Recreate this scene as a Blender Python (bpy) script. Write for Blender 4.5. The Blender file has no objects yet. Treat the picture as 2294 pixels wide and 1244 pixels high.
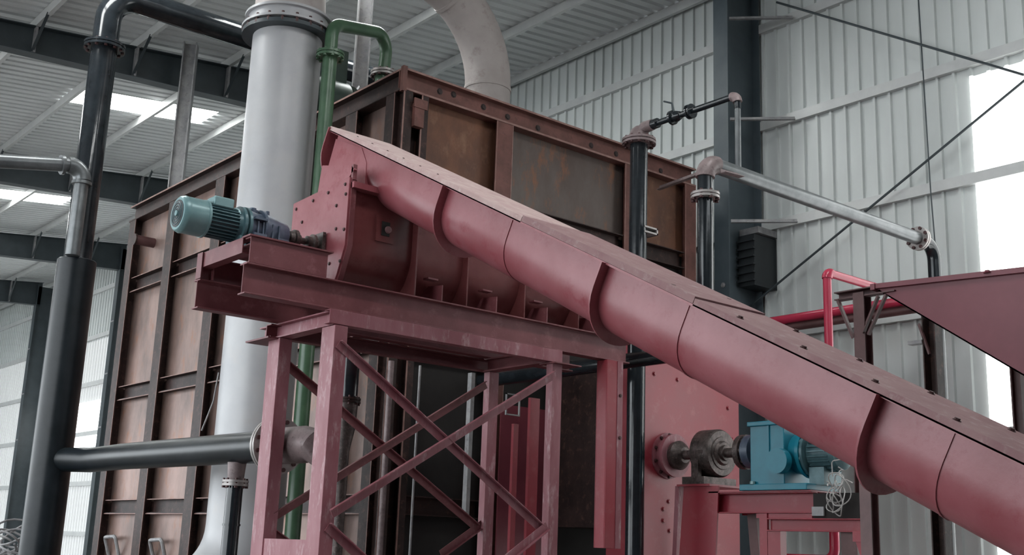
import bpy, math, random
from mathutils import Vector, Matrix
random.seed(7)
S = bpy.context.scene
COL = S.collection
# ------------------------------------------------------------------ camera, world, exposure
EYE = Vector((0, 0, 1.6)); FPX = 2565.8
R0 = ((0.7666, 0.1747, 0.6179), (-0.6410, 0.1564, 0.7514), (0.0365, -0.9721, 0.2315))   # columns: right, down, forward
cd = bpy.data.cameras.new('camera'); cam = bpy.data.objects.new('camera', cd); COL.objects.link(cam)
rt = Vector((R0[0][0], R0[1][0], R0[2][0])).normalized()
fw = Vector((R0[0][2], R0[1][2], R0[2][2])); fw = (fw - rt * fw.dot(rt)).normalized()
dn = fw.cross(rt).normalized()
mw = Matrix.Identity(4)
for i in range(3):
    mw[i][0] = rt[i]; mw[i][1] = -dn[i]; mw[i][2] = -fw[i]; mw[i][3] = EYE[i]
cam.matrix_world = mw
cd.sensor_width = 36; cd.lens = FPX * 36 / 2294; cd.clip_end = 300
S.camera = cam
w = bpy.data.worlds.new('hazy_daylight'); S.world = w; w.use_nodes = True
w.node_tree.nodes['Background'].inputs[0].default_value = (0.90, 0.96, 1.0, 1)
w.node_tree.nodes['Background'].inputs[1].default_value = 3.6
S.view_settings.view_transform = 'Standard'; S.view_settings.look = 'None'
S.view_settings.gamma = 1; S.view_settings.use_curve_mapping = False
S.view_settings.exposure = 0.32

def ray(px, py):
    return rt * (px - 1147) + dn * (py - 622) + fw * FPX
def at(px, py, X=None, Y=None, Z=None):
    d = ray(px, py)
    for i, v in enumerate((X, Y, Z)):
        if v is not None:
            return EYE + d * ((v - EYE[i]) / d[i])

# ------------------------------------------------------------------ materials
def mat(name, c1, c2=None, rough=0.5, metal=0.0, scale=3.0, c3=None, bump=0.0, bscale=40, streak=1.0, lo=.35, hi=.65, spec=.5):
    m = bpy.data.materials.new(name); m.use_nodes = True
    n = m.node_tree.nodes; l = m.node_tree.links; b = n['Principled BSDF']
    b.inputs['Roughness'].default_value = rough; b.inputs['Metallic'].default_value = metal
    b.inputs['Specular IOR Level'].default_value = spec
    b.inputs['Base Color'].default_value = (*c1, 1)
    tc = n.new('ShaderNodeTexCoord'); mp = n.new('ShaderNodeMapping'); l.new(tc.outputs['Object'], mp.inputs[0])
    mp.inputs['Scale'].default_value = (1, 1, streak)
    if c2:
        nz = n.new('ShaderNodeTexNoise'); nz.inputs['Scale'].default_value = scale; nz.inputs['Detail'].default_value = 8; nz.inputs['Roughness'].default_value = .62
        l.new(mp.outputs[0], nz.inputs['Vector'])
        r = n.new('ShaderNodeValToRGB'); l.new(nz.outputs['Fac'], r.inputs[0])
        r.color_ramp.elements[0].position = lo; r.color_ramp.elements[0].color = (*c1, 1)
        r.color_ramp.elements[1].position = hi; r.color_ramp.elements[1].color = (*c2, 1)
        out = r.outputs[0]
        if c3:
            nz2 = n.new('ShaderNodeTexNoise'); nz2.inputs['Scale'].default_value = scale * 2.7; nz2.inputs['Detail'].default_value = 10; nz2.inputs['Roughness'].default_value = .7
            l.new(mp.outputs[0], nz2.inputs['Vector'])
            r2 = n.new('ShaderNodeValToRGB'); l.new(nz2.outputs['Fac'], r2.inputs[0])
            r2.color_ramp.elements[0].position = .54; r2.color_ramp.elements[0].color = (0, 0, 0, 1)
            r2.color_ramp.elements[1].position = .70; r2.color_ramp.elements[1].color = (1, 1, 1, 1)
            mx = n.new('ShaderNodeMix'); mx.data_type = 'RGBA'
            l.new(r2.outputs[0], mx.inputs[0]); l.new(out, mx.inputs[6]); mx.inputs[7].default_value = (*c3, 1)
            out = mx.outputs[2]
        l.new(out, b.inputs['Base Color'])
    if bump:
        nb = n.new('ShaderNodeTexNoise'); nb.inputs['Scale'].default_value = bscale; nb.inputs['Detail'].default_value = 5
        l.new(mp.outputs[0], nb.inputs['Vector'])
        bp = n.new('ShaderNodeBump'); bp.inputs['Strength'].default_value = bump; bp.inputs['Distance'].default_value = .01
        l.new(nb.outputs['Fac'], bp.inputs['Height']); l.new(bp.outputs[0], b.inputs['Normal'])
    return m
def glow(name, c, s):
    m = bpy.data.materials.new(name); m.use_nodes = True
    b = m.node_tree.nodes['Principled BSDF']; b.inputs['Base Color'].default_value = (.7, .7, .7, 1)
    b.inputs['Emission Color'].default_value = (*c, 1); b.inputs['Emission Strength'].default_value = s
    return m
RED = mat('dusty_red_paint', (0.252, 0.059, 0.071), (0.319, 0.101, 0.118), .36, 0, 2.2, (0.227, 0.034, 0.046), .08, 30)
DUSTY = mat('dust_covered_paint', (0.286, 0.168, 0.168), (0.235, 0.118, 0.126), .75, 0, 4, (0.353, 0.252, 0.244), .15, 60)
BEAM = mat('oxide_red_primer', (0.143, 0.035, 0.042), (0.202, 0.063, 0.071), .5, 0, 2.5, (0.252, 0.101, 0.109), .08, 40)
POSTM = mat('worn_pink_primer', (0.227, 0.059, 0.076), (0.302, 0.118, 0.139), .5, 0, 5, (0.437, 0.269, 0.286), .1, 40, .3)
CHUTE = mat('bright_red_paint', (0.302, 0.027, 0.044), (0.269, 0.038, 0.052), .38, 0, 2, (0.319, 0.067, 0.076))
PIPER = mat('gloss_pink_red_pipe', (0.521, 0.042, 0.092), (0.462, 0.038, 0.076), .22, 0, 4)
HOPM = mat('maroon_plate', (0.168, 0.034, 0.049), (0.202, 0.046, 0.063), .45, 0, 2)
DKRED = mat('dark_maroon_steel', (0.084, 0.038, 0.038), (0.126, 0.059, 0.059), .5, 0, 5)
PANEL = mat('brushed_rusty_plate', (0.143, 0.097, 0.084), (0.319, 0.210, 0.181), .45, .35, 1.6, (0.286, 0.126, 0.067), .25, 14, .5)
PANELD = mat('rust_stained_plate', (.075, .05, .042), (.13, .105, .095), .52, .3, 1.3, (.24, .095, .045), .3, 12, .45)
FRAME = mat('rusty_section_steel', (.022, .013, .012), (.048, .027, .024), .5, .1, 4, (.11, .055, .045), .15, 40, spec=.3)
RIMM = mat('rusty_red_rim_steel', (.095, .038, .03), (.17, .068, .056), .55, .15, 3.5, (.09, .035, .03), .15, 40)
GALV = mat('galvanised_cladding', (.58, .61, .60), (.68, .71, .70), .45, .1, .7, None, 0, 40, .3)
ROOFM = mat('roof_cladding', (.72, .74, .74), (.80, .82, .82), .5, 0, .6)
PURL = mat('galvanised_section', (.55, .56, .56), (.62, .63, .62), .45, .2, 3)
DARKS = mat('dark_grey_structural_paint', (.028, .038, .044), (.045, .058, .065), .5, 0, 2)
COLM = mat('blue_grey_structural_paint', (.055, .075, .088), (.085, .108, .122), .48, 0, 1.5)
GREYST = mat('weathered_grey_steel', (.22, .22, .23), (.36, .35, .35), .5, .3, 5, (.16, .15, .15))
BLACKP = mat('gloss_black_pipe', (.012, .015, .018), (.022, .027, .032), .13, 0, 5, None, .05, 20)
BLACKM = mat('matt_black_lagging', (.005, .008, .010), (.012, .016, .020), .34, 0, 3, None, .08, 10, spec=.3)
WHITE = mat('pale_grey_duct_paint', (0.386, 0.386, 0.403), (0.454, 0.454, 0.462), .42, .1, 1.2, (0.437, 0.428, 0.428), .06, 8)
BEIGE = mat('dusty_beige_duct', (0.353, 0.311, 0.294), (0.420, 0.378, 0.361), .6, 0, 2, (0.286, 0.235, 0.218), .15, 10)
FLNG = mat('dull_steel_flange', (.26, .24, .23), (.42, .39, .38), .45, .5, 8)
PIPEG = mat('grey_galvanised_pipe', (.12, .13, .135), (.19, .20, .205), .30, .35, 5)
RUSTP = mat('pinkish_primed_fitting', (.16, .12, .12), (.25, .19, .19), .5, .1, 9, (.10, .065, .065))
GREEN = mat('green_pipe_paint', (0.041, 0.090, 0.050), (0.072, 0.135, 0.077), .32, 0, 4)
DGREEN = mat('dark_green_paint', (.016, .035, .026), (.03, .055, .042), .4, 0, 5)
TEAL = mat('grey_teal_motor_paint', (0.143, 0.260, 0.277), (0.202, 0.336, 0.344), .32, .1, 6)
TEALD = mat('dark_teal_motor_paint', (.055, .12, .14), (.10, .19, .21), .35, .1, 8)
NAVY = mat('slate_blue_gearbox_paint', (.055, .075, .115), (.11, .14, .19), .35, .1, 8)
BLUE = mat('bright_teal_gearbox_paint', (.008, .16, .23), (.012, .20, .28), .35, 0, 5)
IRON = mat('greasy_cast_iron', (.035, .027, .025), (.11, .085, .08), .45, .4, 14, (.2, .15, .14), .2, 50)
WIREM = mat('pale_cable_sheath', (.45, .43, .42), None, .5)
LOUV = mat('charcoal_fan_casing', (.018, .022, .025), None, .5)
DUSTP = mat('pale_dust_layer', (.50, .37, .35), (.42, .28, .27), .8, 0, 5, (.60, .50, .48), .15, 60)
EDGE_LIT = mat('lit_edge_steel', (.20, .10, .085), (.30, .18, .155), .5, .2, 8)  # lighter colour standing for light caught on the beam edges
STAIN = mat('oil_stain_steel', (.022, .010, .009), None, .6)
TROUGHM = mat('glossy_dark_maroon', (.135, .036, .038), (.175, .055, .055), .26, 0, 2.4, (.12, .03, .03), .1, 14)  # darker and glossier than the red of trough lid and end plate
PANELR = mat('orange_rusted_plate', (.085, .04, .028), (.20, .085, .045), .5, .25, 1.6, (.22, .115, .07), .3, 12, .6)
VOID = mat('shade_black_steel', (.012, .010, .010), (.02, .017, .016), .8, 0, 3)  # near black; puts the shade of recesses and covered panels into colour
CONC = mat('concrete_floor', (.13, .12, .115), (.18, .17, .16), .8, 0, 1, None, .1, 20)
GLOWW = glow('backlit_translucent_sheet', (.97, 1, .99), 2.2)
GLOWD = glow('dim_translucent_sheet', (.93, 1, .98), .11)
GLOWS = glow('skylight_fill_glow', (.97, 1, .99), 14)  # glow of visible skylights and of unseen strips added for top light
BOLT = mat('dark_bolt_steel', (.07, .03, .03), None, .5, .3)

# ------------------------------------------------------------------ mesh helpers
class MB:
    def __init__(s): s.v = []; s.f = []; s.sm = []
    def add(s, vs, fs, sm=False):
        o = len(s.v); s.v += [Vector(p) for p in vs]
        s.f += [[i + o for i in f] for f in fs]; s.sm += [sm] * len(fs); return s
    def box(s, a, b):
        x0, y0, z0 = a; x1, y1, z1 = b
        if x0 > x1: x0, x1 = x1, x0
        if y0 > y1: y0, y1 = y1, y0
        if z0 > z1: z0, z1 = z1, z0
        return s.add([(x0, y0, z0), (x1, y0, z0), (x1, y1, z0), (x0, y1, z0), (x0, y0, z1), (x1, y0, z1), (x1, y1, z1), (x0, y1, z1)],
              [(0, 3, 2, 1), (4, 5, 6, 7), (0, 1, 5, 4), (1, 2, 6, 5), (2, 3, 7, 6), (3, 0, 4, 7)])
    def ext(s, poly, vec, sm=False):
        poly = [Vector(p) for p in poly]; vec = Vector(vec); n = len(poly)
        nn = Vector((0, 0, 0))
        for i in range(n): nn += poly[i].cross(poly[(i + 1) % n])
        if nn.dot(vec) > 0: poly.reverse()
        o = len(s.v); s.v += poly + [p + vec for p in poly]
        s.f += [list(range(o, o + n)), list(range(o + 2 * n - 1, o + n - 1, -1))]; s.sm += [False, False]
        for i in range(n):
            j = (i + 1) % n; s.f.append([o + j, o + i, o + n + i, o + n + j]); s.sm.append(sm)
        return s
    def sweep(s, prof, p0, p1, up=(0, 0, 1), sm=False):
        p0 = Vector(p0); p1 = Vector(p1); d = (p1 - p0).normalized(); up = Vector(up)
        u = d.cross(up).normalized(); v = u.cross(d).normalized()
        return s.ext([p0 + u * a + v * b for a, b in prof], p1 - p0, sm)
    def tube(s, path, r, n=20, caps=True):
        path = [Vector(p) for p in path]; rings = []; m = len(path)
        rr = r if isinstance(r, (list, tuple)) else [r] * m
        t0 = (path[1] - path[0]).normalized()
        a = Vector((0, 0, 1)) if abs(t0.z) < .9 else Vector((1, 0, 0))
        u = t0.cross(a).normalized()
        o = len(s.v)
        for i, p in enumerate(path):
            if i == 0: t = t0
            elif i == m - 1: t = (path[i] - path[i - 1]).normalized()
            else: t = ((path[i] - path[i - 1]).normalized() + (path[i + 1] - path[i]).normalized()).normalized()
            u = (u - t * u.dot(t)).normalized(); v = t.cross(u)
            for k in range(n):
                an = 2 * math.pi * k / n; s.v.append(p + (u * math.cos(an) + v * math.sin(an)) * rr[i])
        for i in range(m - 1):
            for k in range(n):
                j = (k + 1) % n; s.f.append([o + i * n + k, o + i * n + j, o + (i + 1) * n + j, o + (i + 1) * n + k]); s.sm.append(True)
        if caps:
            s.f.append([o + k for k in range(n - 1, -1, -1)]); s.f.append([o + (m - 1) * n + k for k in range(n)]); s.sm += [False, False]
        return s
    def lathe(s, p0, d, prof, n=28):
        p0 = Vector(p0); d = Vector(d).normalized()
        a = Vector((0, 0, 1)) if abs(d.z) < .9 else Vector((1, 0, 0))
        u = d.cross(a).normalized(); v = d.cross(u); o = len(s.v); m = len(prof)
        for t, r in prof:
            for k in range(n):
                an = 2 * math.pi * k / n; s.v.append(p0 + d * t + (u * math.cos(an) + v * math.sin(an)) * max(r, .0005))
        for i in range(m - 1):
            for k in range(n):
                j = (k + 1) % n; s.f.append([o + i * n + k, o + (i + 1) * n + k, o + (i + 1) * n + j, o + i * n + j]); s.sm.append(True)
        s.f.append([o + k for k in range(n)]); s.f.append([o + (m - 1) * n + k for k in range(n - 1, -1, -1)]); s.sm += [False, False]
        # orientation: make normals consistent later
        return s
    def build(s, name, m, parent=None, bevel=0):
        off = Vector(ORG.get(parent.name, (0, 0, 0))) if parent else Vector((0, 0, 0))
        me = bpy.data.meshes.new(name)
        me.from_pydata([tuple(p - off) for p in s.v], [], s.f)
        me.polygons.foreach_set('use_smooth', s.sm)
        me.materials.append(m); me.validate(); me.update()
        import bmesh
        bm = bmesh.new(); bm.from_mesh(me); bmesh.ops.recalc_face_normals(bm, faces=bm.faces); bm.to_mesh(me); bm.free()
        me.set_sharp_from_angle(angle=math.radians(38))
        o = bpy.data.objects.new(name, me); COL.objects.link(o)
        if parent: o.parent = parent; ORG[o.name] = tuple(off)
        else: ORG[o.name] = (0, 0, 0)
        if bevel:
            b = o.modifiers.new('edge', 'BEVEL'); b.width = bevel; b.segments = 2; b.limit_method = 'ANGLE'
        return o
ORG = {}
def thing(name, label, cat, loc, group=None):
    o = bpy.data.objects.new(name, None); COL.objects.link(o); o.location = loc; o.empty_display_size = .2
    ORG[o.name] = tuple(loc); o['label'] = label; o['category'] = cat
    if group: o['group'] = group
    return o
def tag(o, label, cat, group=None):
    o['label'] = label; o['category'] = cat
    if group: o['group'] = group
    return o
def struct(o): o['kind'] = 'structure'; return o
def sroot(name, loc=(0, 0, 0)):
    o = bpy.data.objects.new(name, None); COL.objects.link(o); o.location = loc; ORG[o.name] = tuple(loc); o['kind'] = 'structure'; return o

def I(w, h, tf=.014, tw=.010):
    a, b, c = w / 2, h / 2, tw / 2
    return [(-a, -b), (a, -b), (a, -b + tf), (c, -b + tf), (c, b - tf), (a, b - tf), (a, b), (-a, b), (-a, b - tf), (-c, b - tf), (-c, -b + tf), (-a, -b + tf)]
def C(w, h, t=.010):      # open towards +u
    a, b = w / 2, h / 2
    return [(-a, -b), (a, -b), (a, -b + t), (-a + t, -b + t), (-a + t, b - t), (a, b - t), (a, b), (-a, b)]
def L(a, b, t=.008): return [(0, 0), (a, 0), (a, t), (t, t), (t, b), (0, b)]
def RECT(w, h): return [(-w / 2, -h / 2), (w / 2, -h / 2), (w / 2, h / 2), (-w / 2, h / 2)]
def arc(c, r, a0, a1, ex, ey, n=10):
    c = Vector(c); ex = Vector(ex); ey = Vector(ey)
    return [c + ex * r * math.cos(a0 + (a1 - a0) * i / n) + ey * r * math.sin(a0 + (a1 - a0) * i / n) for i in range(n + 1)]
def bend(a, b, c, r, n=8):      # path a -> b -> c with corner b rounded at radius r; returns points
    a, b, c = Vector(a), Vector(b), Vector(c); d0 = (b - a).normalized(); d1 = (c - b).normalized()
    th = d0.angle(d1); t = r * math.tan(th / 2); p0 = b - d0 * t; p1 = b + d1 * t
    nn = (d1 - d0 * d1.dot(d0)).normalized(); ce = p0 + nn * r
    return [ce + (-nn * math.cos(th * i / n) + d0 * math.sin(th * i / n)) * r for i in range(n + 1)]
def route(pts, r, n=8):
    out = [Vector(pts[0])]
    for i in range(1, len(pts) - 1): out += bend(pts[i - 1], pts[i], pts[i + 1], r, n)
    return out + [Vector(pts[-1])]
def ring(mb, c, d, r, t, bolts=0, br=.02, inner=0):
    mb.lathe(Vector(c) - Vector(d).normalized() * t / 2, d, [(0, r), (t, r)], 32)
def flange(parent, c, d, r, t=.03, n=10, m=None, gap=.012, bolt_r=.016, name='flange'):
    c = Vector(c); d = Vector(d).normalized(); mb = MB()
    ring(mb, c - d * (t / 2 + gap / 2), d, r, t); ring(mb, c + d * (t / 2 + gap / 2), d, r, t)
    mb.lathe(c - d * gap, d, [(0, r * .9), (2 * gap, r * .9)], 24)
    o = mb.build(name, m or FLNG, parent)
    a = Vector((0, 0, 1)) if abs(d.z) < .9 else Vector((1, 0, 0)); u = d.cross(a).normalized(); v = d.cross(u)
    H = t + gap / 2 + .018
    bolts(o, [c + (u * math.cos(2 * math.pi * (k + .5) / n) + v * math.sin(2 * math.pi * (k + .5) / n)) * r * .86 - d * H for k in range(n)], tuple(round(q_, 4) for q_ in d), bolt_r, 2 * H, GREEN if m is GREEN else BOLT, 'flange_bolt')
    return o
BOLTME = {}
def bolts(parent, pts, d, r=.02, h=.015, m=None, name='bolt'):
    m = m or BOLT; key = (tuple(d), r, h, m.name); off = Vector(ORG.get(parent.name, (0, 0, 0)))
    if key not in BOLTME:
        mb = MB(); mb.lathe((0, 0, 0), d, [(0, r * 1.4), (h * .3, r * 1.4), (h * .3, r), (h, r * .95)], 8)
        o = mb.build(name, m, None); BOLTME[key] = o.data; bpy.data.objects.remove(o)
    for p in pts:
        o = bpy.data.objects.new(name, BOLTME[key]); COL.objects.link(o); o.parent = parent; o.location = Vector(p) - off

# ------------------------------------------------------------------ SETTING
XW = 14.0; ZE = 11.1; SL = math.tan(math.radians(6.0))
def zroof(x): return ZE - (XW - x) * SL
f = MB().box((-30, -30, -.1), (40, 70, 0)).build('floor', CONC); struct(f)
wr = sroot('wall_right', (XW, 0, 0))
def corr(y0, z0, z1, n=4, p=.25, g=.042):
    prof = []
    for k in range(n):
        b = y0 + k * p
        prof += [(b, 0), (b + .18, 0), (b + .19, -g), (b + .228, -g), (b + .238, 0)]
    prof.append((y0 + n * p, 0))
    return prof
def wall_sheet(y0, z0, z1, m, name):
    mb = MB(); pr = corr(y0, z0, z1); k = len(pr)
    vs = [(XW + g, y, z0) for y, g in pr] + [(XW + g, y, z1) for y, g in pr]
    mb.add(vs, [(i, i + 1, k + i + 1, k + i) for i in range(k - 1)])
    vs = [(XW + g + .006, y, z0) for y, g in pr] + [(XW + g + .006, y, z1) for y, g in pr]
    mb.add(vs, [(i + 1, i, k + i, k + i + 1) for i in range(k - 1)])
    return mb.build(name, m, wr)
for i in range(-15, 55):
    y0 = 7.35 + i
    if -4 <= i <= -1:
        wall_sheet(y0, 0, 8.12, GLOWW, 'translucent_sheet'); wall_sheet(y0, 8.12, ZE, GALV, 'cladding_sheet')
    elif 30 <= i <= 35:
        wall_sheet(y0, 0, 4.5, GLOWD, 'translucent_sheet'); wall_sheet(y0, 4.5, 6.05, GLOWW, 'translucent_sheet'); wall_sheet(y0, 6.05, 8.2, GLOWD, 'translucent_sheet'); wall_sheet(y0, 8.2, ZE, GALV, 'cladding_sheet')
    elif 37 <= i <= 54:
        wall_sheet(y0, 0, 8.3, GLOWD, 'translucent_sheet'); wall_sheet(y0, 8.3, ZE, GALV, 'cladding_sheet')
    else:
        wall_sheet(y0, 0, ZE, GALV, 'cladding_sheet')
for z in (10.0, 8.32, 6.65, 4.93, 3.25, 1.6):
    MB().sweep(C(.09, .15, .012), (XW - .05, -8, z), (XW - .05, 62, z)).build('girt', PURL, wr)
# braces rods lying against the wall
def rodpart(a, b, r=.014): MB().tube([a, b], r, 8).build('brace_rod', DARKS, wr)
rodpart(at(1740, 5, X=13.75), at(2294, 168, X=13.75), .018)
rodpart(at(1668, 697, X=13.75), at(2310, 168, X=13.75), .018)
MB().tube([at(2057, -10, X=13.78), at(2085, 430, X=13.78), at(2096, 560, X=13.78)], .010, 6).build('hanging_wire', DARKS, wr)
# ceiling
ce = sroot('ceiling')
def roof_sheet(y0, x0, x1, m, name):
    mb = MB(); pr = [(y, g) for k_ in range(4) for y, g in ((y0 + k_ * .25, 0), (y0 + k_ * .25 + .15, 0), (y0 + k_ * .25 + .165, .06), (y0 + k_ * .25 + .235, .06))] + [(y0 + 1, 0)]; k = len(pr)
    vs = [(x0, y, zroof(x0) + g) for y, g in pr] + [(x1, y, zroof(x1) + g) for y, g in pr]
    mb.add(vs, [(i, i + 1, k + i + 1, k + i) for i in range(k - 1)])
    vs = [(x0, y, zroof(x0) + g + .006) for y, g in pr] + [(x1, y, zroof(x1) + g + .006) for y, g in pr]
    mb.add(vs, [(i + 1, i, k + i, k + i + 1) for i in range(k - 1)])
    return mb.build(name, m, ce)
for i in range(-15, 55):
    y0 = 7.35 + i
    if i in (-3, 6, 15, 24, 33):     # translucent strips; first row and out-of-view bays added for top light
        roof_sheet(y0, -6, 1.5, ROOFM, 'roof_sheet'); roof_sheet(y0, 1.5, 5.1, GLOWS, 'skylight_fill_sheet'); roof_sheet(y0, 5.1, 7.0, ROOFM, 'roof_sheet')
        roof_sheet(y0, 7.0, 9.9, GLOWS, 'skylight_fill_sheet'); roof_sheet(y0, 9.9, XW + .1, ROOFM, 'roof_sheet')
    else: roof_sheet(y0, -6, XW + .1, ROOFM, 'roof_sheet')
PX = [13.85, 12.15, 10.4, 8.63, 6.85, 5.1, 3.3, 1.5, -.3, -2.1, -3.9, -5.7]
for x in PX:
    MB().sweep(C(.07, .17, .010), (x, -8, zroof(x) - .10), (x, 62, zroof(x) - .10)).build('roof_purlin', PURL, ce)
RY = [-5.6, 2.7, 10.98, 19.3, 27.75, 36.1, 44.35, 52.7, 61]
for y in RY:
    mb = MB(); zt = lambda x: zroof(x) - .19
    dpt = (lambda x: .30) if y == 10.98 else (lambda x: .42 + max(0, (x - 4)) / 9.2 * .42)
    xs = (-6, 4, 13.3)
    mb.ext([(x, y - .008, zt(x)) for x in xs] + [(x, y - .008, zt(x) - dpt(x)) for x in reversed(xs)], (0, .016, 0))
    for a, b in ((-6, 4), (4, 13.3)):
        mb.ext([(a, y - .13, zt(a)), (b, y - .13, zt(b)), (b, y - .13, zt(b) + .016), (a, y - .13, zt(a) + .016)], (0, .26, 0))
        za, zb = zt(a) - dpt(a), zt(b) - dpt(b)
        mb.ext([(a, y - .13, za), (b, y - .13, zb), (b, y - .13, zb - .016), (a, y - .13, za - .016)], (0, .26, 0))
    ra = mb.build('rafter', DARKS, ce)
    st = MB()
    for x in PX[:8]:
        st.box((x - .02, y - .125, zt(x) - dpt(x)), (x + .02, y - .012, zt(x)))
    st.build('web_stiffener', GREYST, ra)
    for x in PX[1:8]:
        for s_ in (-1, 1):
            MB().sweep(L(.05, .05, .006), (x, y + s_ * .10, zt(x) - dpt(x) + .02), (x, y + s_ * .75, zt(x) + .03)).build('flange_brace', DARKS, ra)
# steel columns along the wall
for k, y in enumerate((10.98, 36.1, 44.35, 52.7)):
    labs = {36.1: 'dark steel wall column just left of the rusty furnace side wall', 52.7: 'farthest dark steel wall column at the left picture edge', 10.98: 'broad blue grey steel column in front of the ribbed wall, right of the furnace', 44.35: 'far left dark steel column against the wall beyond the black riser'}
    t = thing('steel_column', labs.get(y, 'dark steel wall column standing between furnace and far wall'), 'column', (13.55, y, 0), None)
    m_ = COLM if y == 10.98 else DARKS
    MB().box((13.12, y - .145, 0), (13.14, y + .145, 10.75)).box((13.90, y - .145, 0), (13.92, y + .145, 10.75)).box((13.14, y - .008, 0), (13.90, y + .008, 10.7)).build('column_section', m_, t)
    if y == 10.98:
        for z in (9.9, 8.2, 6.55):
            MB().sweep(L(.06, .06, .008), (13.15, y - .16, z), (13.86, y - .85, z + .02)).build('flange_brace', GREYST, t)
        bolts(t, [(13.115, y - .06, 4.9), (13.115, y - .03, 5.6)], (-1, 0, 0), .03, .02, GREYST)
        MB().sweep(L(.03, .16, .01), (13.11, y - .03, 4.95), (13.11, y - .03, 5.15)).build('cleat', GREYST, t)
    if y in (36.1, 44.35):
        for z in (4.9, 6.6, 8.3): MB().box((13.11, y - .14, z - .04), (13.13, y + .14, z)).build('joint_plate', GREYST, t)
# unseen closing walls; front and left added to block daylight on front faces
struct(MB().box((-6, -8.3, 0), (XW, -8.1, 9.2)).build('wall_front_blocker', DARKS))
struct(MB().box((-6.2, -8.3, 0), (-6, 4.5, 9.0)).build('wall_left_blocker', DARKS))
struct(MB().box((-6, 62.2, 0), (XW, 62.4, 11)).build('wall_back_unseen', GALV))

# ------------------------------------------------------------------ FURNACE
FX, FY, FX1, FY1, FZ = 7.26, 11.09, 12.66, 19.67, 7.36
fu = thing('furnace', 'large rusty steel plate furnace box framed in section steel', 'furnace', (FX, FY, 0))
cy = [(19.40, 19.67), (17.66, 17.98), (15.90, 16.22), (14.10, 14.42), (12.12, 12.40), (11.25, 11.45)]
rows = [(0, .25), (1.95, 2.17), (3.85, 4.08), (5.75, 6.00), (7.07, 7.36)]
for a, b in cy:      # left face columns (I sections, outer flange on the face)
    MB().box((FX, a, 0), (FX + .016, b, 7.07)).box((FX + .016, (a + b) / 2 - .01, 0), (FX + .2, (a + b) / 2 + .01, 7.07)).box((FX + .18, a, 0), (FX + .2, b, 7.07)).build('side_column', FRAME, fu)
for i in range(len(cy) - 1):
    y1, y0 = cy[i][0], cy[i + 1][1]
    for j in range(4):
        MB().box((FX + .17, y0 - .15, rows[j][1] - .03), (FX + .19, y1 + .15, rows[j + 1][0] + .03)).build('side_panel', PANEL, fu)
    for j in range(4):
        z0, z1 = rows[j]; pd = MB()
        pd.sweep(C(.12, z1 - z0, .012), (FX + .10, y1, (z0 + z1) / 2), (FX + .10, y0, (z0 + z1) / 2), (0, 0, 1))
        pd.build('side_rail', FRAME, fu)
cxs = [(7.28, 7.42), (7.55, 7.66), (8.76, 9.04), (11.14, 11.42), (12.42, 12.66)]
for a, b in cxs:
    MB().box((a, FY, 0), (b, FY + .016, 7.07)).box(((a + b) / 2 - .01, FY + .016, 0), ((a + b) / 2 + .01, FY + .2, 7.07)).box((a, FY + .18, 0), (b, FY + .2, 7.07)).build('front_column', RIMM if a > 8 else FRAME, fu)
for i in range(1, len(cxs) - 1):
    x0, x1 = cxs[i][1], cxs[i + 1][0]
    for j in range(4):
        MB().box((x0 - .1, FY + .15, rows[j][1] - .03), (x1 + .1, FY + .17, rows[j + 1][0] + .03)).build('front_panel', (PANELR if i in (1, 3) else PANELD) if j == 3 else VOID, fu)  # lower rows near black: shade under the trough painted in
        z0, z1 = rows[j]
        MB().sweep(C(.12, z1 - z0, .012), (x0, FY + .07, (z0 + z1) / 2), (x1, FY + .07, (z0 + z1) / 2)).build('front_rail', FRAME, fu)
MB().box((7.40, FY + .14, 0), (7.58, FY + .16, 7.07)).build('corner_panel', FRAME, fu)
MB().box((FX + .19, FY + .17, 0), (FX1 - .02, FY1 - .05, 7.20)).build('inner_casing', VOID, fu)
MB().sweep(I(.20, .29, .022, .012), (FX + .10, FY + .10, 7.215), (FX + .10, FY1 + .05, 7.215)).build('side_rim_beam', FRAME, fu)
MB().sweep(I(.20, .29, .022, .012), (FX, FY + .10, 7.217), (FX1, FY + .10, 7.217)).build('front_rim_beam', RIMM, fu)
for z in (7.074, 7.334):  # thin bars added so the rim edges look lit
    MB().box((FX - .006, FY - .006, z), (FX1, FY, z + .026)).build('added_rim_edge', EDGE_LIT, fu)
    MB().box((FX - .006, FY, z), (FX, FY1 + .05, z + .026)).build('added_rim_edge', EDGE_LIT if z > 7.2 else FRAME, fu)
for i in range(len(cy) - 1):  # painted edge highlights along the side rails
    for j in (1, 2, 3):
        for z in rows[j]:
            MB().box((FX + .032, cy[i + 1][1], z - .012), (FX + .040, cy[i][0], z)).build('rail_edge_highlight', EDGE_LIT, fu)
for a, b in cxs[2:]:  # painted edge highlights down the columns
    for x in (a, b - .012): MB().box((x, FY - .004, 0), (x + .012, FY, 7.07)).build('column_edge_highlight', EDGE_LIT, fu)
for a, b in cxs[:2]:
    MB().box((a, FY - .004, 0), (a + .02, FY, 7.07)).build('column_edge_highlight', EDGE_LIT, fu)
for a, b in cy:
    MB().box((FX - .004, a, 0), (FX, a + .012, 7.07)).build('column_edge_highlight', EDGE_LIT, fu)
MB().box((FX - .01, FY - .01, 7.05), (FX + .05, FY + .05, 7.38)).build('corner_plate', RIMM, fu)
bolts(fu, [at(px, py, Y=FY + .094) for px, py in ((985, 205), (1016, 212), (1083, 240), (1137, 262), (1205, 287), (1324, 326), (1380, 345), (1480, 383), (1528, 403))], (0, -1, 0), .032, .012, STAIN, 'rim_bolt')
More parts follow.
